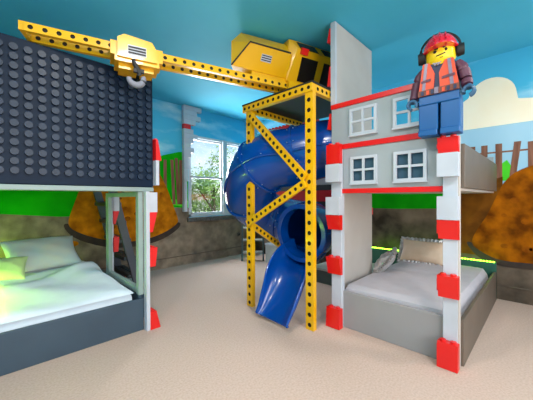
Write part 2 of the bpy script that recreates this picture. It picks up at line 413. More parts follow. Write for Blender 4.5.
for yy, seq in ((2.73, ((0,.17,.10,.06,'red'), (.60,.78,.055,.075,'red'), (.93,1.12,.03,.075,'red'), (1.12,1.31,.075,.075,'white'), (1.38,1.62,.03,.03,'white'), (1.62,1.82,.055,.02,'red'))),
                (3.80, ((0,.17,.10,.06,'red'), (.60,.78,.06,.075,'red'), (.94,1.10,.03,.075,'red'), (1.10,1.31,.075,.075,'white')))):
    for z0, z1, db, dt, c in seq:
        x = XE+.02 if z0 < 1.35 else 1.185
        o = leaning(yy-.06, yy+.06, x, x+db, x+dt, z0, z1, c, bed, c == 'red')
        if c == 'red': o['label'] = 'red brick'
MB().box((1.120,2.75,0), (1.13,2.80,1.318)).build('post', 'rail', bed)
# ladder of the left bunk
ld = thing('ladder', 'dark grey ladder leaning against the left bunk bed', 'ladder', (1.6,4.3,0))
for y in (4.05, 4.76):
    MB().hull([(x, y+q, z) for q in (0,.05) for x, z in ((1.50,0), (1.60,0), (1.27,1.36), (1.17,1.36))]).build('side_plank', 'plank', ld)
for k in range(5):
    z = .2+k*.25; x = 1.55-.33*z/1.36
    b = MB().box((x-.08,4.10,z-.05), (x+.08,4.76,z), 'charbrick', .004, 1)
    for q in range(7): b.cyl((x,4.17+q*.09,z), (x,4.17+q*.09,z+.012), .02, m='charbrick', n=12)
    b.build('tread', parent=ld)
# bedding (soft surfaces)
def soft(name, x0, x1, y0, y1, z0, fz, m, label, cat, nx=40, ny=40, group=None, rot=None, edge=.05):
    b = MB(); g = []
    for i in range(nx+1):
        row = []
        for j in range(ny+1):
            u, v = i/nx, j/ny
            e_ = min(1, min(u, 1-u)*(x1-x0)/edge)*min(1, min(v, 1-v)*(y1-y0)/edge)
            e_ = max(0, e_)**.4
            row.append(b.bm.verts.new((x0+(x1-x0)*u, y0+(y1-y0)*v, z0+fz(u, v)*e_)))
        g.append(row)
    for i in range(nx):
        for j in range(ny): b.bm.faces.new((g[i][j], g[i+1][j], g[i+1][j+1], g[i][j+1]))
    bd = [g[i][0] for i in range(nx+1)]+[g[nx][j] for j in range(1, ny+1)]+[g[i][ny] for i in range(nx-1, -1, -1)]+[g[0][j] for j in range(ny-1, 0, -1)]
    b.bm.faces.new([b.bm.verts.new(v.co) for v in bd][::-1]) 
    bmesh.ops.remove_doubles(b.bm, verts=b.bm.verts, dist=1e-6)
    o = b.build(name, m, smooth=True)
    return tag(o, label, cat, group)
soft('mattress', .03, 1.03, YL+.045, YW-.13, .181, lambda u, v: .17, 'sheet', 'mattress of the left lower bunk inside the slate frame', 'mattress', edge=.04)
MB().box((-.05,YL+.03,.0), (-.01,YW-.08,.44), None, .004, 1).build('side_board', 'navybed', bed)
soft('duvet', .03, 1.02, YL+.05, 4.45, .352,
     lambda u, v: .03+.05*v+.05*math.exp(-((v-.42-.25*u)/.06)**2)*(.4+u)+.035*math.exp(-((v-.62-.12*u)/.05)**2)+.012*math.sin(9*u+14*v)+.05*math.exp(-((u-.80)/.18)**2-((v-.60)/.16)**2),
     'sheet', 'rumpled pale duvet spread over the left lower bunk', 'duvet', 60, 60, edge=.09)
def pillow(loc, sx, sy, th, rot, m, label, group, ruffle=0, m2=None, wr_=.03):
    n = 28; b = MB(); top = []; bot = []
    R = Matrix.Translation(loc) @ rot
    for i in range(n+1):
        rt, rb = [], []
        for j in range(n+1):
            u, v = i/n*2-1, j/n*2-1
            e_ = max(0, (1-u**2)*(1-v**2))**.42
            x, y = u*sx/2*(1-.10*(1-v*v)*abs(u)), v*sy/2*(1-.10*(1-u*u)*abs(v))
            w_ = th*wr_*math.sin(7*u+3*v)*math.cos(5*v-2*u)*e_
            rt.append(b.bm.verts.new(R @ Vector((x, y, th/2*e_+w_)))); rb.append(b.bm.verts.new(R @ Vector((x, y, -th/2*e_))))
        top.append(rt); bot.append(rb)
    for i in range(n):
        for j in range(n):
            b.bm.faces.new((top[i][j], top[i+1][j], top[i+1][j+1], top[i][j+1]))
            b.bm.faces.new((bot[i][j], bot[i][j+1], bot[i+1][j+1], bot[i+1][j]))
    bmesh.ops.remove_doubles(b.bm, verts=b.bm.verts, dist=1e-5)
    if not ruffle:
        return tag(b.build('pillow', m, smooth=True), label, 'pillow', group)
    t = thing('pillow', label, 'pillow', loc, group)
    b.build('cushion', m, t, smooth=True)
    f = MB(); N_ = 160; prev = None; first = None
    for k in range(N_+1):
        a = 2*PI*k/N_; ca, sa = math.cos(a), math.sin(a); q = 1/max(abs(ca), abs(sa))
        u, v = ca*q, sa*q; pin = .94
        i_ = Vector((u*sx/2*pin*.93, v*sy/2*pin*.93, .012)); wv = .018*math.sin(k*1.7)
        o_ = Vector((u*(sx/2*pin+ruffle), v*(sy/2*pin+ruffle), wv))
        m_ = (i_+o_)/2+Vector((0,0,.02*math.sin(k*1.7+1)))
        cur = [f.bm.verts.new(R @ q_) for q_ in (i_, m_, o_)]
        if prev:
            for s_ in range(2): f.bm.faces.new((prev[s_], prev[s_+1], cur[s_+1], cur[s_]))
        prev = cur
    f.build('ruffle', m2, t, smooth=True, recalc=False)['label'] = 'crinkled silver ruffle'
    return t
def RX(a): return Matrix.Rotation(math.radians(a), 4, 'X')
def RY(a): return Matrix.Rotation(math.radians(a), 4, 'Y')
def RZ(a): return Matrix.Rotation(math.radians(a), 4, 'Z')
pillow((.52,4.34,.59), .74, .56, .22, RZ(4) @ RX(34), 'pillow', 'large pale pillow propped at the head of the left lower bunk', 'pillows on the left bunk')
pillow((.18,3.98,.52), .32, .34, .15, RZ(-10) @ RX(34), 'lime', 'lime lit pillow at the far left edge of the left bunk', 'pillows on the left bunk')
t = thing('led_strip', 'glowing lime light strip along the far side of the left bunk', 'light strip', (-.03,3.8,.44))
MB().box((-.04,2.80,.4405), (-.015,4.78,.47)).build('diode_strip', 'led_left', t)

# ------------------------------------------------------------------ right house bunk bed
XH, YR, YD = 2.46, .45, 1.50
hb = thing('bunk_bed', 'grey house-front bunk bed on the right with red trim and white windows', 'bunk bed', (3.4,1.0,0))
fc = MB()
def wall_with_holes(mb, y0, y1, z0, z1, holes, m, x0=XH, x1=XH+.03):
    ys = sorted({y0, y1, *[h[0] for h in holes], *[h[1] for h in holes]}); zs = sorted({z0, z1, *[h[2] for h in holes], *[h[3] for h in holes]})
    for a, b in zip(ys, ys[1:]):
        for c, d in zip(zs, zs[1:]):
            cy, cz = (a+b)/2, (c+d)/2
            if any(h[0] < cy < h[1] and h[2] < cz < h[3] for h in holes): continue
            mb.box((x0,a,c), (x1,b,d), m)
WU = ((1.072,1.306,1.842,2.068), (.676,.907,1.842,2.068)); WLo = ((1.072,1.298,1.395,1.62), (.676,.903,1.395,1.62))
wall_with_holes(fc, .47, YD+.02, 1.765, 2.125, WU, 'facade'); wall_with_holes(fc, .55, 1.41, 1.335, 1.72, WLo, 'facade')
fo = fc.build('facade', parent=hb); 
for (a, b, z0, z1) in ((.46,YD+.022,2.122,2.168), (.46,YD+.022,1.718,1.765), (.55,1.412,1.293,1.336)):
    MB().box((XH-.014,a,z0), (XH+.035,b,z1), None, .003, 1).build('red_trim', 'red', hb)
for k, (a, b, z0, z1) in enumerate(WU+WLo):
    f = MB(); xa, xb = XH-.02, XH-.0005; g = .024; my, mz = (a+b)/2, (z0+z1)/2; h = .0095
    wall_with_holes(f, a-g*.5, b+g*.5, z0-g*.5, z1+g*.5, [(p, q, r_, t_) for p, q in ((a+g*.5,my-h), (my+h,b-g*.5)) for r_, t_ in ((z0+g*.5,mz-h), (mz+h,z1-g*.5))], None, xa, xb)
    f.box((xa-.014,a-g*.7,z0-g*.5-.011), (xb,b+g*.7,z0-g*.5-.0005))
    fr = f.build('house_window', 'white', hb)
    if k >= 2: MB().box((XH+.016,a,z0), (XH+.026,b,z1)).build('pane', 'bluewin', hb)['label'] = 'blue grey window backing'
# posts with toy bricks on their faces
def post(y0, y1, spec, nstud=2):
    MB().box((XH-.03,y0,0), (XH+.03,y1,1.70 if y0 < 1 else 1.72), None, .003, 1).build('post', 'white', hb)
    for z0, z1, c, wid, slant, dep in spec:
        wy0, wy1 = y0-.012, y1+.012
        if wid: wy0 -= .0; wy1 += wid
        x1 = XH-.03; xt = x1-dep; xb = x1-dep*slant
        b = MB(); b.hull([(x, y, z) for z, xx, sh in ((z0+.002, xb, 0), (z1-.002, xt, 0)) for x in (x1, xx) for y in (wy0, wy1)], c)
        if c == 'red':
            for q in range(nstud):
                yy = wy0+(q+.5)*(wy1-wy0)/nstud; b.cyl((x1-.028,yy,z1-.002), (x1-.028,yy,z1+.012), .02, m=c, n=12)
            b.box((x1-.02,wy1-.001,z0+.04), (x1-.003,wy1+.012,z1-.04), c)
        o = b.build('brick', parent=hb)
        if c == 'red': o['label'] = 'red brick'
Wd, Nr = .012, -.006
spec = [(0,.19,'red',Wd,1.25,.055), (.51,.68,'red',Wd,.45,.065), (.94,1.085,'red',Wd,.3,.065), (1.085,1.26,'white',Wd,1,.065), (1.40,1.575,'white',Wd,1,.065)]
post(1.398, 1.508, spec+[(1.575,1.765,'red',Wd,1,.05)])
post(.457, .552, spec+[(1.575,1.69,'red',Wd,.5,.055)])
MB().box((XH-.028,.4495,0), (XH+.03,.4565,1.70)).build('post_edge', 'divider', hb)
for z0, z1 in ((1.93,2.09), (2.36,2.56), (2.80,2.94)):
    b = MB().hull([(x, y, z) for x in (XH-.0,XH+.06) for y, z in ((YD+.03,z0), (YD+.072,z0+.01), (YD+.045,z1), (YD+.03,z1))], 'red')
    b.build('brick', parent=hb)['label'] = 'red brick'
MB().box((XH+.032,YD-.02,0), (3.28,YD+.03,2.99)).build('divider_panel', 'divider', hb)
MB().box((XH+.0,YD-.02,2.17), (XH+.032,YD+.03,2.99)).build('panel_edge', 'white', hb)
MB().box((3.281,YD-.02,1.05), (3.31,YD+.0,1.13)).build('brick', 'red', hb)['label'] = 'red brick'
MB().box((XH+.032,.425,1.32), (4.35,.45,1.645), None, .003, 1).build('upper_side_board', 'side', hb)
MB().box((4.33,.452,1.55), (4.36,YD-.03,1.735), None, .003, 1).build('upper_headboard', 'facade', hb)
MB().box((XH+.035,.452,1.30), (4.36,YD-.025,1.34)).build('upper_deck', 'divider', hb)
MB().box((XH+.002,.553,0), (XH+.03,1.41,.35), None, .004, 1).build('foot_board', 'bedboard', hb)
MB().box((XH+.03,.43,0), (4.40,.46,.345), None, .004, 1).build('side_board', 'side', hb)
MB().box((4.36,.43,0), (4.41,2.0,.455), None, .004, 1).build('headboard', 'boardglow', hb)
MB().box((XH+.04,.47,.04), (4.35,1.47,.19)).build('base', 'side', hb)
soft('mattress', XH+.032, 4.34, .475, 1.475, .191, lambda u, v: .20+.004*math.sin(7*u+5*v), 'matt', 'grey blanket covered mattress in the lower bunk on the right', 'mattress', 40, 30, edge=.07)
soft('mattress', XH+.05, 4.30, .47, 1.46, 1.341, lambda u, v: .12, 'matt', 'upper bunk mattress behind the grey house front', 'mattress', 12, 12, edge=.05)
pillow((4.12,1.17,.53), .32, .56, .15, RY(-62), 'tan', 'tan pillow with silver ruffle nearest the right post', 'ruffled pillows on the right bunk', .035, 'satin')
pillow((3.33,1.345,.50), .34, .30, .14, RZ(-70) @ RY(-50), 'satin', 'crumpled silver pillow beside the grey divider panel', 'ruffled pillows on the right bunk', .03, 'satin', .09)
t = thing('led_strip', 'glowing lime light strip along the right bunk headboard', 'light strip', (4.38,.9,.456))
b = MB()
for q in range(48): b.box((4.362,.445+q*.032,.4565), (4.378,.464+q*.032,.4675))
b.build('diode_strip', 'led', t)

# ------------------------------------------------------------------ yellow slide tower
tw = thing('slide_tower', 'yellow perforated beam frame around the blue spiral slide', 'frame tower', (2.6,2.0,0))
XP, YA, YB, ZT = 2.2, 1.59, 2.44, 2.33
beam('post', (XP,YA,0), (XP,YA,ZT-.01), .088, .05, (-1,0,0), tw, .095, .021)
beam('post', (XP,YB,0), (XP,YB,1.40), .088, .05, (-1,0,0), tw, .095, .021, rounded=True)
beam('post', (XP,YB,1.86), (XP,YB,ZT-.085), .088, .05, (-1,0,0), tw, .095, .021)
beam('top_beam', (XP-.015,YA-.045,ZT-.045), (XP-.015,2.53,ZT-.045), .075, .05, (-1,0,0), tw, .075, .018)
beam('top_beam', (XP+.02,YA-.02,ZT-.045), (3.2,YA-.02,ZT-.045), .075, .05, (0,-1,0), tw, .075, .018)
beam('top_beam', (XP+.02,2.48,ZT-.045), (3.2,2.48,ZT-.045), .075, .05, (0,-1,0), tw, .075, .018)
MB().box((XP-.04,YA-.05,ZT-.006), (3.25,2.54,ZT+.012)).build('platform', 'black', tw)['label'] = 'black platform deck'
beam('brace', (XP-.05,2.40,2.20), (XP-.05,1.62,1.44), .08, .03, (-1,0,0), tw, .075, .019)
beam('brace', (XP-.05,2.44,.955), (XP-.05,1.62,1.39), .075, .03, (-1,0,0), tw, .075, .018)
beam('brace', (2.22,2.47,.95), (2.84,2.47,.57), .07, .03, (0,-1,0), tw, .075, .018)
MB().box((3.15,1.56,0), (3.21,1.62,ZT-.01)).build('rear_post', 'yellow', tw)

# ------------------------------------------------------------------ spiral slide
def catmull(P, k=10):
    P = [Vector(p) for p in P]; out = []
    for i in range(len(P)-1):
        a, b, c, d = P[max(i-1,0)], P[i], P[i+1], P[min(i+2, len(P)-1)]
        for j in range(k):
            t = j/k; out.append(.5*((2*b)+(-a+c)*t+(2*a-5*b+4*c-d)*t*t+(-a+3*b-3*c+d)*t**3))
    out.append(P[-1]); return out
sl = thing('spiral_slide', 'glossy blue enclosed spiral tube slide ending in an open chute', 'slide', (2.5,2.2,0))
ctrl = [(2.80,1.56,1.80), (2.69,1.83,1.79), (2.57,2.10,1.73), (2.48,2.38,1.70), (2.46,2.64,1.55), (2.60,2.88,1.24), (2.88,2.86,1.04),
        (3.03,2.62,.95), (3.02,2.36,.91), (2.92,2.12,.89), (2.72,1.96,.87), (2.50,1.94,.86)]
path = catmull(ctrl, 8); NT = len(path); RT = .305
def frame_at(i):
    t = (path[min(i+1, NT-1)]-path[max(i-1, 0)]).normalized(); a = t.cross(Vector((0,0,1))).normalized(); return t, a, a.cross(t)
cuts = [0, 14, 28, 40, 54, 70, NT-1]
rr = [RT+.055*max(0, 1-abs(i-26)/26) for i in range(NT)]
for s0, s1 in zip(cuts, cuts[1:]):
    b = MB(); NR = 36; rings = []; inn = []
    for i in range(s0, s1+1):
        t, a, u = frame_at(i)
        rings.append([b.bm.verts.new(path[i]+(a*math.cos(2*PI*k/NR)+u*math.sin(2*PI*k/NR))*rr[i]) for k in range(NR)])
        inn.append([b.bm.verts.new(path[i]+(a*math.cos(2*PI*k/NR)+u*math.sin(2*PI*k/NR))*(rr[i]-.012)) for k in range(NR)])
    for A_, B_, q in ((rings, None, 0), (inn, None, 1)):
        for r1, r2 in zip(A_, A_[1:]):
            for k in range(NR):
                vs = (r1[k], r1[(k+1) % NR], r2[(k+1) % NR], r2[k]); b.bm.faces.new(vs if q == 0 else vs[::-1])
    for e_ in (0, -1):
        for k in range(NR): b.bm.faces.new((rings[e_][k], rings[e_][(k+1) % NR], inn[e_][(k+1) % NR], inn[e_][k]))
    b.build('tube_section', 'blue', sl, smooth=True, sharp=60)
# flanges: rings between the sections, and the seam lips along each side
fl = MB()
for i in cuts[1:]:
    t, a, u = frame_at(i); NR = 36
    w_ = .014 if i != NT-1 else .022
    R_ = [[fl.bm.verts.new(path[i]+t*dt+(a*math.cos(2*PI*k/NR)+u*math.sin(2*PI*k/NR))*r) for k in range(NR)] for dt, r in ((-w_,rr[i]-.004), (-w_,rr[i]+.02), (w_,rr[i]+.02), (w_,rr[i]-.014 if i != NT-1 else rr[i]-.03))]
    for r1, r2 in zip(R_, R_[1:]):
        for k in range(NR): fl.bm.faces.new((r1[k], r1[(k+1) % NR], r2[(k+1) % NR], r2[k]))
fl.build('flange', 'blue', sl, smooth=True, sharp=50)
for sd in (0, PI):
    sm = MB(); off = [path[i]+(frame_at(i)[1]*math.cos(sd)+frame_at(i)[2]*math.sin(sd))*(rr[i]+.006) for i in range(0, NT)]
    sm.tube(off, .014, 8); sm.build('seam', 'blue', sl, smooth=True)
bt = MB()
for i in cuts[1:]:
    t, a, u = frame_at(i)
    for k in range(10):
        an = 2*PI*(k+.5)/10
        for dt in (-.035, .035) if i != NT-1 else (-.035,):
            q = path[i]+t*dt+(a*math.cos(an)+u*math.sin(an))*(rr[i]+.004); bt.sph(q, .0065, u=8, v=6)
for i in range(4, NT, 6):
    t, a, u = frame_at(i)
    for sd in (1, -1): bt.sph(path[i]+a*sd*(rr[i]+.012)+Vector((0,0,.022)), .006, u=8, v=6)
o = bt.build('bolts', 'bolt', sl); o['kind'] = 'stuff'; o['label'] = 'pale bolts dotted along the flanges'
# open exit chute
cp = catmull([(2.66,1.95,.76), (2.52,1.95,.72), (2.38,1.94,.66), (2.26,1.925,.56), (2.15,1.905,.40), (2.05,1.90,.22), (1.97,1.905,.075)], 6)
b = MB(); NU = 24; outr, inr = [], []
for i, p in enumerate(cp):
    f_ = i/(len(cp)-1)
    t = (cp[min(i+1, len(cp)-1)]-cp[max(i-1, 0)]).normalized(); a = t.cross(Vector((0,0,1))).normalized(); u = a.cross(t)
    wd = .235-.015*f_; dp = .235-.165*f_*f_
    ro, ri = [], []
    for k in range(NU+1):
        an = PI+PI*k/NU
        ca, sa = math.cos(an), math.sin(an)
        sq = abs(ca)**.8*(1 if ca > 0 else -1), -abs(sa)**.8
        side = .0
        ro.append(b.bm.verts.new(p+a*sq[0]*wd+u*(sq[1]*dp*(1-.0*f_))))
        ri.append(b.bm.verts.new(p+a*sq[0]*(wd-.014)+u*(sq[1]*(dp-.014))))
    outr.append(ro); inr.append(ri)
for G, q in ((outr, 0), (inr, 1)):
    for r1, r2 in zip(G, G[1:]):
        for k in range(NU): b.bm.faces.new((r1[k], r1[k+1], r2[k+1], r2[k]))
for e_ in (0, -1):
    for k in range(NU): b.bm.faces.new((outr[e_][k], outr[e_][k+1], inr[e_][k+1], inr[e_][k]))
for k in (0, NU):
    for i in range(len(cp)-1): b.bm.faces.new((outr[i][k], outr[i+1][k], inr[i+1][k], inr[i][k]))
b.build('chute', 'blue', sl, smooth=True, sharp=60)
rim = MB()
def chute_pt(i, k, add=0.0):
    p = cp[i]; f_ = i/(len(cp)-1)
    t = (cp[min(i+1, len(cp)-1)]-cp[max(i-1, 0)]).normalized(); a = t.cross(Vector((0,0,1))).normalized(); u = a.cross(t)
    wd = .235-.015*f_; dp = .235-.165*f_*f_; an = PI+PI*k/NU; ca, sa = math.cos(an), math.sin(an)
    return p+a*(abs(ca)**.8*(1 if ca > 0 else -1))*(wd+add)+u*(-abs(sa)**.8*(dp+add))
for k in (0, NU): rim.tube([chute_pt(i, k) for i in range(2, len(cp))], .013, 8)
rim.tube([chute_pt(len(cp)-1, k) for k in range(NU+1)], .013, 8)
rim.build('rolled_rim', 'blue', sl, smooth=True)

# ------------------------------------------------------------------ crane on top
A_ = Vector((.163,2.666,0)); an_ = math.radians(-16); EV = Vector((math.cos(an_), math.sin(an_), 0)); NV = Vector((EV.y, -EV.x, 0))
def K(s, n_, z): return A_+EV*s+NV*n_+Vector((0,0,z))
cr = thing('toy_crane', 'big yellow toy tower crane reaching across under the ceiling', 'crane', K(2.4,-.1,2.345))
beam('boom_beam', K(.055,-.02,2.489), K(2.75,-.02,2.489), .064, .04, NV, cr, .0845, .0165)
beam('boom_beam', K(.075,-.168,2.486), K(2.75,-.168,2.486), .064, .04, NV, cr, .0845, .0165)
def kbox(mb, s0, s1, n0, n1, z0, z1, m=None):
    return mb.hull([K(s, q, z) for s in (s0, s1) for q in (n0, n1) for z in (z0, z1)], m)
MB().hull([K(*p) for p in ((.03,0,2.457),(.06,0,2.457),(.03,0,2.521),(.06,0,2.521),(.055,-.185,2.454),(.08,-.185,2.454),(.055,-.185,2.518),(.08,-.185,2.518))]).build('boom_end', 'yellow', cr)
tr = MB()
tr.hull([K(s, q, z) for q in (-.2,.05) for s, z in ((.65,2.40), (.95,2.40), (.95,2.50), (.91,2.565), (.70,2.585), (.65,2.55))], 'yellow')
kbox(tr, .60, 1.0, -.20, .02, 2.42, 2.53, 'yellow'); kbox(tr, .63, .97, -.2, .03, 2.37, 2.42, 'yellow'); kbox(tr, .66, .80, -.18, -.02, 2.33, 2.38, 'yellow')
kbox(tr, .83, .93, -.18, -.02, 2.33, 2.38, 'yellow')
for q in range(3): tr.cyl(K(.73+.07*q,-.05,2.56), K(.73+.07*q,-.05,2.60), .02, m='yellow', n=12)
tro = tr.build('trolley', parent=cr)
def sticker(s0, s1, z0, z1, n_, parent, tilt=0):
    b = MB(); kbox(b, s0, s1, n_, n_+.003, z0, z1, 'white')
    h = (z1-z0)/7
    for q in (.9, 2.9, 4.9): kbox(b, s0+.004, s1-.004, n_+.003, n_+.005, z0+h*q, z0+h*(q+1.25), 'black')
    return b.build('striped_plate', parent=parent)
sticker(.725, .865, 2.425, 2.505, .05, tro)
hk = MB(); hk.tube([K(.765,.06,2.385), K(.775,.06,2.35), K(.80,.06,2.31), K(.81,.06,2.27)], [.016,.018,.02,.018], 10); kbox(hk, .765, .845, .045, .075, 2.285, 2.315)
ho = hk.build('hook_shackle', 'black', cr, True)
pts = [K(.785+.055*math.cos(a), .06, 2.235+.052*math.sin(a)) for a in [math.radians(25-205*j/16) for j in range(17)]]
MB().tube(pts, [.014+.012*math.sin(PI*(j+3)/22) for j in range(17)], 12).build('hook', 'chrome', ho, True)['label'] = 'grey hook'
# body
ZB = 2.57
b = MB().hull([K(*p) for p in ((1.665,-.05,ZB+.02), (1.84,-.3,ZB+.02), (2.36,-.05,ZB+.02), (2.36,-.35,ZB+.02),
      (1.82,.08,2.80), (2.30,.08,2.805), (1.69,-.10,2.86), (1.79,-.08,2.965), (2.3,-.02,2.945), (2.30,-.35,2.97), (1.92,-.35,2.97), (1.86,-.35,2.86))], 'yellow')
bo = b.build('engine_housing', parent=cr)
def ribbon(P, w_, m, name, parent, out=NV):
    rb = MB(); rb.tube(P, w_, 6); return rb.build(name, m, parent)
ribbon([K(1.665,-.044,ZB+.02), K(1.816,.084,2.80), K(2.30,.084,2.806)], .008, 'black', 'black_edging', bo)
# vent plate on the inclined housing side
v = MB()
def inc(s, f_, off=.0): return K(s, -.05+.13*f_+off*.87, ZB+.02+.215*f_-off*.45)
def iquad(mb, s0, s1, f0, f1, o0, o1, m): mb.hull([inc(s, f_, o) for s in (s0, s1) for f_ in (f0, f1) for o in (o0, o1)], m)
iquad(v, 1.97, 2.09, .42, .70, .0, .006, 'white')
for q in (0, 1, 2): iquad(v, 1.974, 2.086, .46+.085*q, .50+.085*q, .006, .009, 'black')
v.build('vent_plate', parent=bo)
cb = MB().hull([K(*p) for p in ((2.32,-.04,ZB-.01), (2.26,-.3,ZB), (3.12,-.04,ZB-.01), (3.12,-.3,ZB),
      (2.38,.10,2.87), (3.12,.10,2.87), (2.30,.05,2.975), (3.12,.05,2.975), (2.30,-.3,2.975), (3.12,-.3,2.975))], 'yellow').build('cab', parent=cr)
def cinc(s, f_, off=0): return K(s, -.04+.14*f_+off*.91, ZB-.01+.31*f_-off*.4)
def croof(s, f_, off=0): return K(s, .10-.05*f_+off*.9, 2.87+.105*f_+off*.43)
def quad(fn, s0, s1, f0, f1, sh=0, t=.006):
    m_ = MB(); m_.hull([fn(s+(sh if f_ == f1 else 0), f_, o) for s in (s0, s1) for f_ in (f0, f1) for o in (-.004, t)]); return m_
quad(cinc, 2.455, 2.68, .06, .80).build('side_window', 'darkglass', cb)
quad(cinc, 2.77, 3.08, .06, .80).build('side_window', 'darkglass', cb)
quad(croof, 2.42, 2.67, .12, .85, -.03).build('roof_window', 'darkglass', cb)
quad(croof, 2.76, 3.06, .12, .85, -.03).build('roof_window', 'darkglass', cb)
quad(cinc, 2.42, 2.51, .86, 1.05, 0, .03).build('lamp', 'red', cb)['label'] = 'square red lamp'
bs = MB(); kbox(bs, 1.90, 3.12, -.30, -.06, 2.525, ZB+.03, 'yellow'); kbox(bs, 2.3, 3.1, -.28, .05, 2.345, 2.525, 'yellow'); bs.build('base', parent=cr)

# ------------------------------------------------------------------ toy construction worker
tf = thing('toy_figure', 'large yellow faced toy builder with red helmet, orange vest and blue trousers', 'toy figure', (2.36,.56,1.735))
FX = 2.383
def fp(y, z, x=FX): return (x, y, z)
TH = .075   # half depth
for y0, y1 in ((.562,.690), (.424,.546)):
    b = MB().box((FX-.045,y0,1.745), (FX+.055,y1,1.965), None, .006, 2).box((FX-.065,y0+.001,1.706), (FX+.055,y1-.001,1.75), None, .005, 1)
    b.build('leg', 'toyblue', tf)
MB().box((FX-.055,.427,1.935), (FX+.055,.688,2.005), None, .008, 2).build('hips', 'toyblue', tf)
def tz(y): return 0
b = MB().hull([fp(y, z, x) for x in (FX-.055,FX+.055) for y, z in ((.428,2.005), (.686,2.005), (.652,2.232), (.462,2.225))], 'navy')
to = b.build('torso', parent=tf)
# vest panels on the front with stripes, belt, collar
v = MB()
def front(mb, pts, x, m, t=.008): mb.prism(pts, lambda u, w2, d: (x-d, u, w2), 0, t, m)
xf = FX-.055
front(v, [(.684,2.04),(.585,2.04),(.578,2.15),(.612,2.236),(.655,2.236)], xf, 'orange')
front(v, [(.430,2.04),(.545,2.04),(.550,2.15),(.512,2.232),(.462,2.228)], xf, 'orange')
front(v, [(.662,2.04),(.64,2.04),(.622,2.234),(.642,2.234)], xf-.008, 'silver', .003)
front(v, [(.458,2.04),(.48,2.04),(.499,2.23),(.478,2.23)], xf-.008, 'silver', .003)
for a, b_ in ((.665,.602), (.53,.452)):
    front(v, [(a,2.095),(b_,2.10),(b_,2.118),(a,2.113)], xf-.011, 'plum', .003)
v.build('safety_vest', parent=to)
front_b = MB(); front(front_b, [(.688,2.0),(.426,2.0),(.428,2.042),(.686,2.042)], xf-.002, 'belt', .012)
for y in (.665,.63,.6,.53,.50,.46): front(front_b, [(y,2.004),(y-.018,2.004),(y-.018,2.034),(y,2.034)], xf-.013, 'orange' if int(y*100) % 2 else 'navy', .006)
front(front_b, [(.578,2.0),(.552,2.0),(.552,2.044),(.578,2.044)], xf-.013, 'silver', .008)
front_b.build('tool_belt', parent=to)
cb2 = MB(); front(cb2, [(.60,2.235),(.575,2.20),(.565,2.215),(.555,2.20),(.525,2.233)], xf-.004, 'silver', .008); cb2.build('collar', parent=to)
# arms, hands
def arm(path_, r, hy, hz, open_dir):
    a = MB().tube(catmull(path_, 5), r, 14).build('arm', 'plum', tf, True)
    h = MB(); c = Vector((FX-.04, hy, hz))
    h.cyl(c+Vector((.02,0,.045)), c+Vector((.0,0,.02)), .017, n=12)
    pts_ = [c+Vector((0, math.cos(q)*.031, math.sin(q)*.031)) for q in [math.radians(open_dir+40+280*j/16) for j in range(17)]]
    for w0 in (-.018,-.006,.006,.018): h.tube([q+Vector((w0,0,0)) for q in pts_], .0105, 8)
    h.build('hand', 'hand', tf, True)
arm([(FX,.655,2.205), (FX,.69,2.17), (FX,.715,2.09), (FX-.02,.728,2.0)], [.034]*5+[.038]*5+[.036]*5+[.034], .733, 1.955, -110)
arm([(FX,.455,2.20), (FX,.425,2.165), (FX,.402,2.09), (FX-.02,.390,2.025)], [.034]*5+[.038]*5+[.036]*5+[.034], .378, 1.975, -60)
# head group tilted slightly
HC = Vector((FX,.556,2.305)); HR = Matrix.Translation(HC) @ Matrix.Rotation(math.radians(-3), 4, 'X') @ Matrix.Rotation(math.radians(14), 4, 'Z') @ Matrix.Scale(1.18, 4)
def H(x, y, z): return HR @ Vector((x, y, z))
hd = MB(); prof = [(.0,-.082), (.05,-.082), (.058,-.07), (.072,-.062), (.079,-.045), (.079,.05), (.07,.066), (0,.07)]
NS = 28; rg = [[hd.bm.verts.new(H(r*math.cos(2*PI*k/NS), r*math.sin(2*PI*k/NS), z)) for k in range(NS)] for r, z in prof[1:-1]]
for r1, r2 in zip(rg, rg[1:]):
    for k in range(NS): hd.bm.faces.new((r1[k], r1[(k+1) % NS], r2[(k+1) % NS], r2[k]))
hd.bm.faces.new(rg[0]); hd.bm.faces.new(rg[-1])
ho2 = hd.build('head', 'skin', tf, True)
def onface(y, z, r=.0795): return H(-math.sqrt(max(r*r-y*y, 0)), y, z)
fm = MB()
for y in (.030,-.026): fm.sph(onface(y,-.012), .0108, (.5,1,1.1), 'black', 10, 8)
def strip(mb, ys, zs, w_): mb.tube([onface(y, z, .0800) for y, z in zip(ys, zs)], w_, 6, 'black')
strip(fm, [.050,.038,.026,.014], [.010,.008,.003,-.002], .005); strip(fm, [-.046,-.036,-.024,-.012], [.012,.011,.005,-.001], .005)
strip(fm, [.024,.010,-.006,-.022], [-.042,-.040,-.037,-.032], .004)
strip(fm, [.008,-.010], [-.056,-.055], .0018)
fm.build('face_print', parent=ho2)
hm = MB()
NS = 28; rg = []
for j in range(9):
    ph = PI/2*j/8
    rg.append([hm.bm.verts.new(H(.090*math.cos(ph)*math.cos(2*PI*k/NS), .092*math.cos(ph)*math.sin(2*PI*k/NS), .016+.104*math.sin(ph))) for k in range(NS)] if j < 8 else None)
for r1, r2 in zip(rg[:8], rg[1:8]):
    for k in range(NS): hm.bm.faces.new((r1[k], r1[(k+1) % NS], r2[(k+1) % NS], r2[k]))
hm.bm.faces.new(rg[7]); hm.bm.faces.new(rg[0])
ring = []
for k in range(NS+1):
    a = 2*PI*k/NS; ex = .012+.05*max(0, -math.cos(a))**1.5
    ring.append(H((.088+ex)*math.cos(a), (.092+.006)*math.sin(a), .012-.012*max(0, -math.cos(a))))
hm.hull(ring+[p+Vector((0,0,.01)) for p in ring])
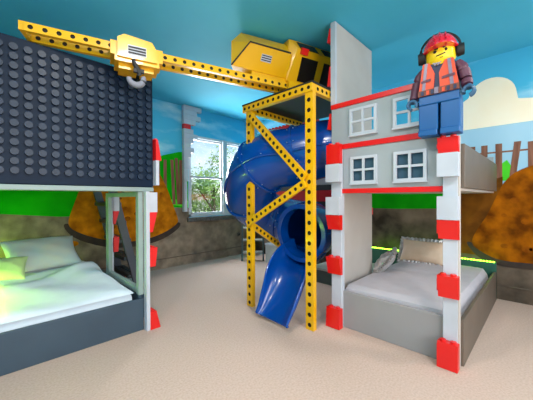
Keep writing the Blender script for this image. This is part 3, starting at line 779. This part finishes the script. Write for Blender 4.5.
for y in (-.03, 0, .03): hm.tube([H(-.092*math.cos(q)*math.sqrt(1-(y/.1)**2), y, .018+.106*math.sin(q)*math.sqrt(1-(y/.1)**2)) for q in [PI*j/14 for j in range(15)]], .006, 6)
hm.build('helmet', 'helmet', ho2, True)
for sg, dz in ((1,0), (-1,0)):
    m_ = MB(); m_.cyl(H(0,sg*.086,-.005), H(0,sg*.122,-.005), .046, .040, 20); m_.cyl(H(0,sg*.080,-.005), H(0,sg*.088,-.005), .036, n=20)
    m_.build('ear_muff', 'black', ho2, True)
MB().tube([H(.012, .108*math.cos(q), .02+.112*math.sin(q)) for q in [PI*j/20 for j in range(21)]], .0085, 8).build('headband', 'black', ho2, True)

# ------------------------------------------------------------------ things behind the slide
pf = thing('play_platform', 'red and black raised play platform behind the blue slide', 'platform', (3.8,2.4,0))
MB().box((3.5,2.05,1.36), (4.44,3.30,1.44)).build('deck', 'black', pf)
MB().box((3.49,2.05,1.20), (4.44,3.30,1.36)).build('red_fascia', 'red', pf)
MB().box((3.5,2.05,1.12), (4.44,3.30,1.20)).build('lower_deck', 'black', pf)
MB().box((3.52,2.05,1.442), (3.55,3.30,1.64)).build('pale_panel', 'divider', pf)
for x, y in ((3.54,2.58), (3.54,3.0), (4.4,3.0), (4.4,2.58)): MB().box((x-.03,y-.03,0), (x+.03,y+.03,1.12)).build('post', 'stair', pf)
for y in (2.6, 3.2): MB().box((3.56,y-.03,1.44), (3.60,y+.03,2.37)).build('upright', 'red', pf)
rb = MB().box((3.52,2.45,2.37), (3.62,3.5,2.44), None)
for q in range(13): rb.cyl((3.57,2.49+q*.08,2.44), (3.57,2.49+q*.08,2.465), .024, n=12)
rb.build('studded_rail', 'red', pf)
t = thing('step_box', 'low dark green step under the platform beside the house posts', 'step', (3.9,2.0,0))
MB().box((3.5,1.6,0), (4.3,2.5,.19)).build('body', 'stair', t); MB().box((3.48,1.58,.19), (4.32,2.52,.225), None, .004, 1).build('top', 'boxg', t)
t = thing('step_ladder', 'grey green step ladder behind the left yellow post', 'step ladder', (3.8,4.2,0))
d = Vector((.72,-.70,0)); u = Vector((.70,.72,0)); o0 = Vector((3.62,4.30,0))
for k in (0, .42):
    MB().hull([o0+d*(k+q)+u*s_+Vector((0,0,z)) for q in (0,.03) for s_, z in ((0,0), (.07,0), (.22,1.02), (.15,1.02))]).build('stringer', 'stair', t)
for j in range(4):
    z = .15+.24*j; s_ = .15*z
    MB().hull([o0+d*(q)+u*(s_+r)+Vector((0,0,z+h)) for q in (.031,.419) for r in (-.02,.12) for h in (0,.03)]).build('tread', 'boxg', t)
t = thing('storage_box', 'pale grey box on the carpet behind the slide', 'box', (4.0,3.75,0))
b = MB(); q0 = Vector((3.90,3.90,0))
b.hull([q0+Vector((.45*a, -.36*c, z)) for a in (0,1) for c in (0,1) for z in (0,.34)]).build('body', 'boxg', t)
MB().hull([q0+Vector((-.01+.47*a, .01-.38*c, z)) for a in (0,1) for c in (0,1) for z in (.341,.37)]).build('lid', 'white', t)

# ------------------------------------------------------------------ lights
def area(name, loc, rot, sx, sy, power, color=(1,1,1)):
    l = bpy.data.lights.new(name, 'AREA'); l.shape = 'RECTANGLE'; l.size = sx; l.size_y = sy; l.energy = power; l.color = color
    o = bpy.data.objects.new(name, l); col.objects.link(o); o.location = loc; o.rotation_euler = rot; return o
area('daylight_fill', ((ox0+ox1)/2,Y0-.12,(oz0+oz1)/2), (-PI/2,0,PI), 3.6, 1.8, 130, (1,.95,.89))  # fill lamp at the added, unseen opening, standing in for daylight
area('daylight_window', (3.54,YW+.35,1.7), (-PI/2,0,0), 1.4, 1.5, 130, (.98,.98,1))
for i, (x, y) in enumerate(((-.9,.6), (.9,-.9), (.6,1.2), (3.2,-1.0))):  # unseen ceiling lights added to brighten the room
    t = thing('fill_ceiling_light', ['added round fill light furthest left behind the viewer', 'added round fill light nearest the front wall', 'added round fill light nearest the middle of the room', 'added round fill light nearest the right wall'][i], 'ceiling light', (x,y,ZC), 'added ceiling fill lights')
    MB().cyl((x,y,ZC-.001), (x,y,ZC-.02), .11, .10, 24).build('rim', 'white', t, True)
    MB().cyl((x,y,ZC-.0205), (x,y,ZC-.024), .08, n=24).build('diffuser', 'fillglow', t)
    l = bpy.data.lights.new('lamp', 'AREA'); l.shape = 'DISK'; l.size = .3; l.energy = 26; l.color = (1,.95,.88)
    o = bpy.data.objects.new('lamp', l); col.objects.link(o); o.location = (x,y,ZC-.04)

wd = bpy.data.worlds.new('World'); scn.world = wd; wd.use_nodes = True
nt = wd.node_tree; N = nt.nodes; L = nt.links; bg = N['Background']
sky = N.new('ShaderNodeTexSky'); sky.sky_type = 'NISHITA'; sky.sun_disc = False; sky.sun_elevation = math.radians(50); sky.sun_rotation = math.radians(200)
tc = N.new('ShaderNodeTexCoord'); mp = N.new('ShaderNodeMapping'); mp.inputs['Scale'].default_value = (1,1,2.5); L.new(tc.outputs['Generated'], mp.inputs['Vector'])
n = N.new('ShaderNodeTexNoise'); n.inputs['Scale'].default_value = 5; n.inputs['Detail'].default_value = 8; L.new(mp.outputs['Vector'], n.inputs['Vector'])
r = N.new('ShaderNodeValToRGB'); r.color_ramp.elements[0].position = .42; r.color_ramp.elements[1].position = .62; L.new(n.outputs['Fac'], r.inputs['Fac'])
ml = N.new('ShaderNodeMixRGB'); ml.blend_type = 'MIX'; L.new(r.outputs['Color'], ml.inputs['Fac'])
sc = N.new('ShaderNodeMixRGB'); sc.blend_type = 'MULTIPLY'; sc.inputs['Fac'].default_value = 1; sc.inputs[2].default_value = (.16,.16,.17,1); L.new(sky.outputs[0], sc.inputs[1])
L.new(sc.outputs[0], ml.inputs[1]); ml.inputs[2].default_value = (1.0,1.02,1.05,1)
L.new(ml.outputs[0], bg.inputs['Color']); bg.inputs['Strength'].default_value = 1.0
sun = bpy.data.lights.new('sun', 'SUN'); sun.energy = 2.5; sun.angle = .02
so = bpy.data.objects.new('sun', sun); col.objects.link(so); so.rotation_euler = (math.radians(50),0,math.radians(10))

# ------------------------------------------------------------------ camera
cam = bpy.data.cameras.new('Camera'); co = bpy.data.objects.new('Camera', cam); col.objects.link(co); scn.camera = co
cam.sensor_width = 36; cam.lens = 282.5/533*36; cam.clip_start = .05; cam.clip_end = 200
yaw, pitch, roll = [math.radians(v) for v in (44.75,-.376,-.248)]
F = Vector((math.cos(yaw)*math.cos(pitch), math.sin(yaw)*math.cos(pitch), math.sin(pitch)))
Rt = Vector((math.sin(yaw), -math.cos(yaw), 0)); U = Rt.cross(F)
c_, s_ = math.cos(roll), math.sin(roll); Rt, U = c_*Rt+s_*U, -s_*Rt+c_*U
co.matrix_world = Matrix(((Rt.x,U.x,-F.x,0), (Rt.y,U.y,-F.y,0), (Rt.z,U.z,-F.z,1.25), (0,0,0,1)))
scn.view_settings.view_transform = 'Standard'; scn.view_settings.look = 'None'
scn.view_settings.gamma = 1; scn.view_settings.exposure = .38; scn.view_settings.use_curve_mapping = False
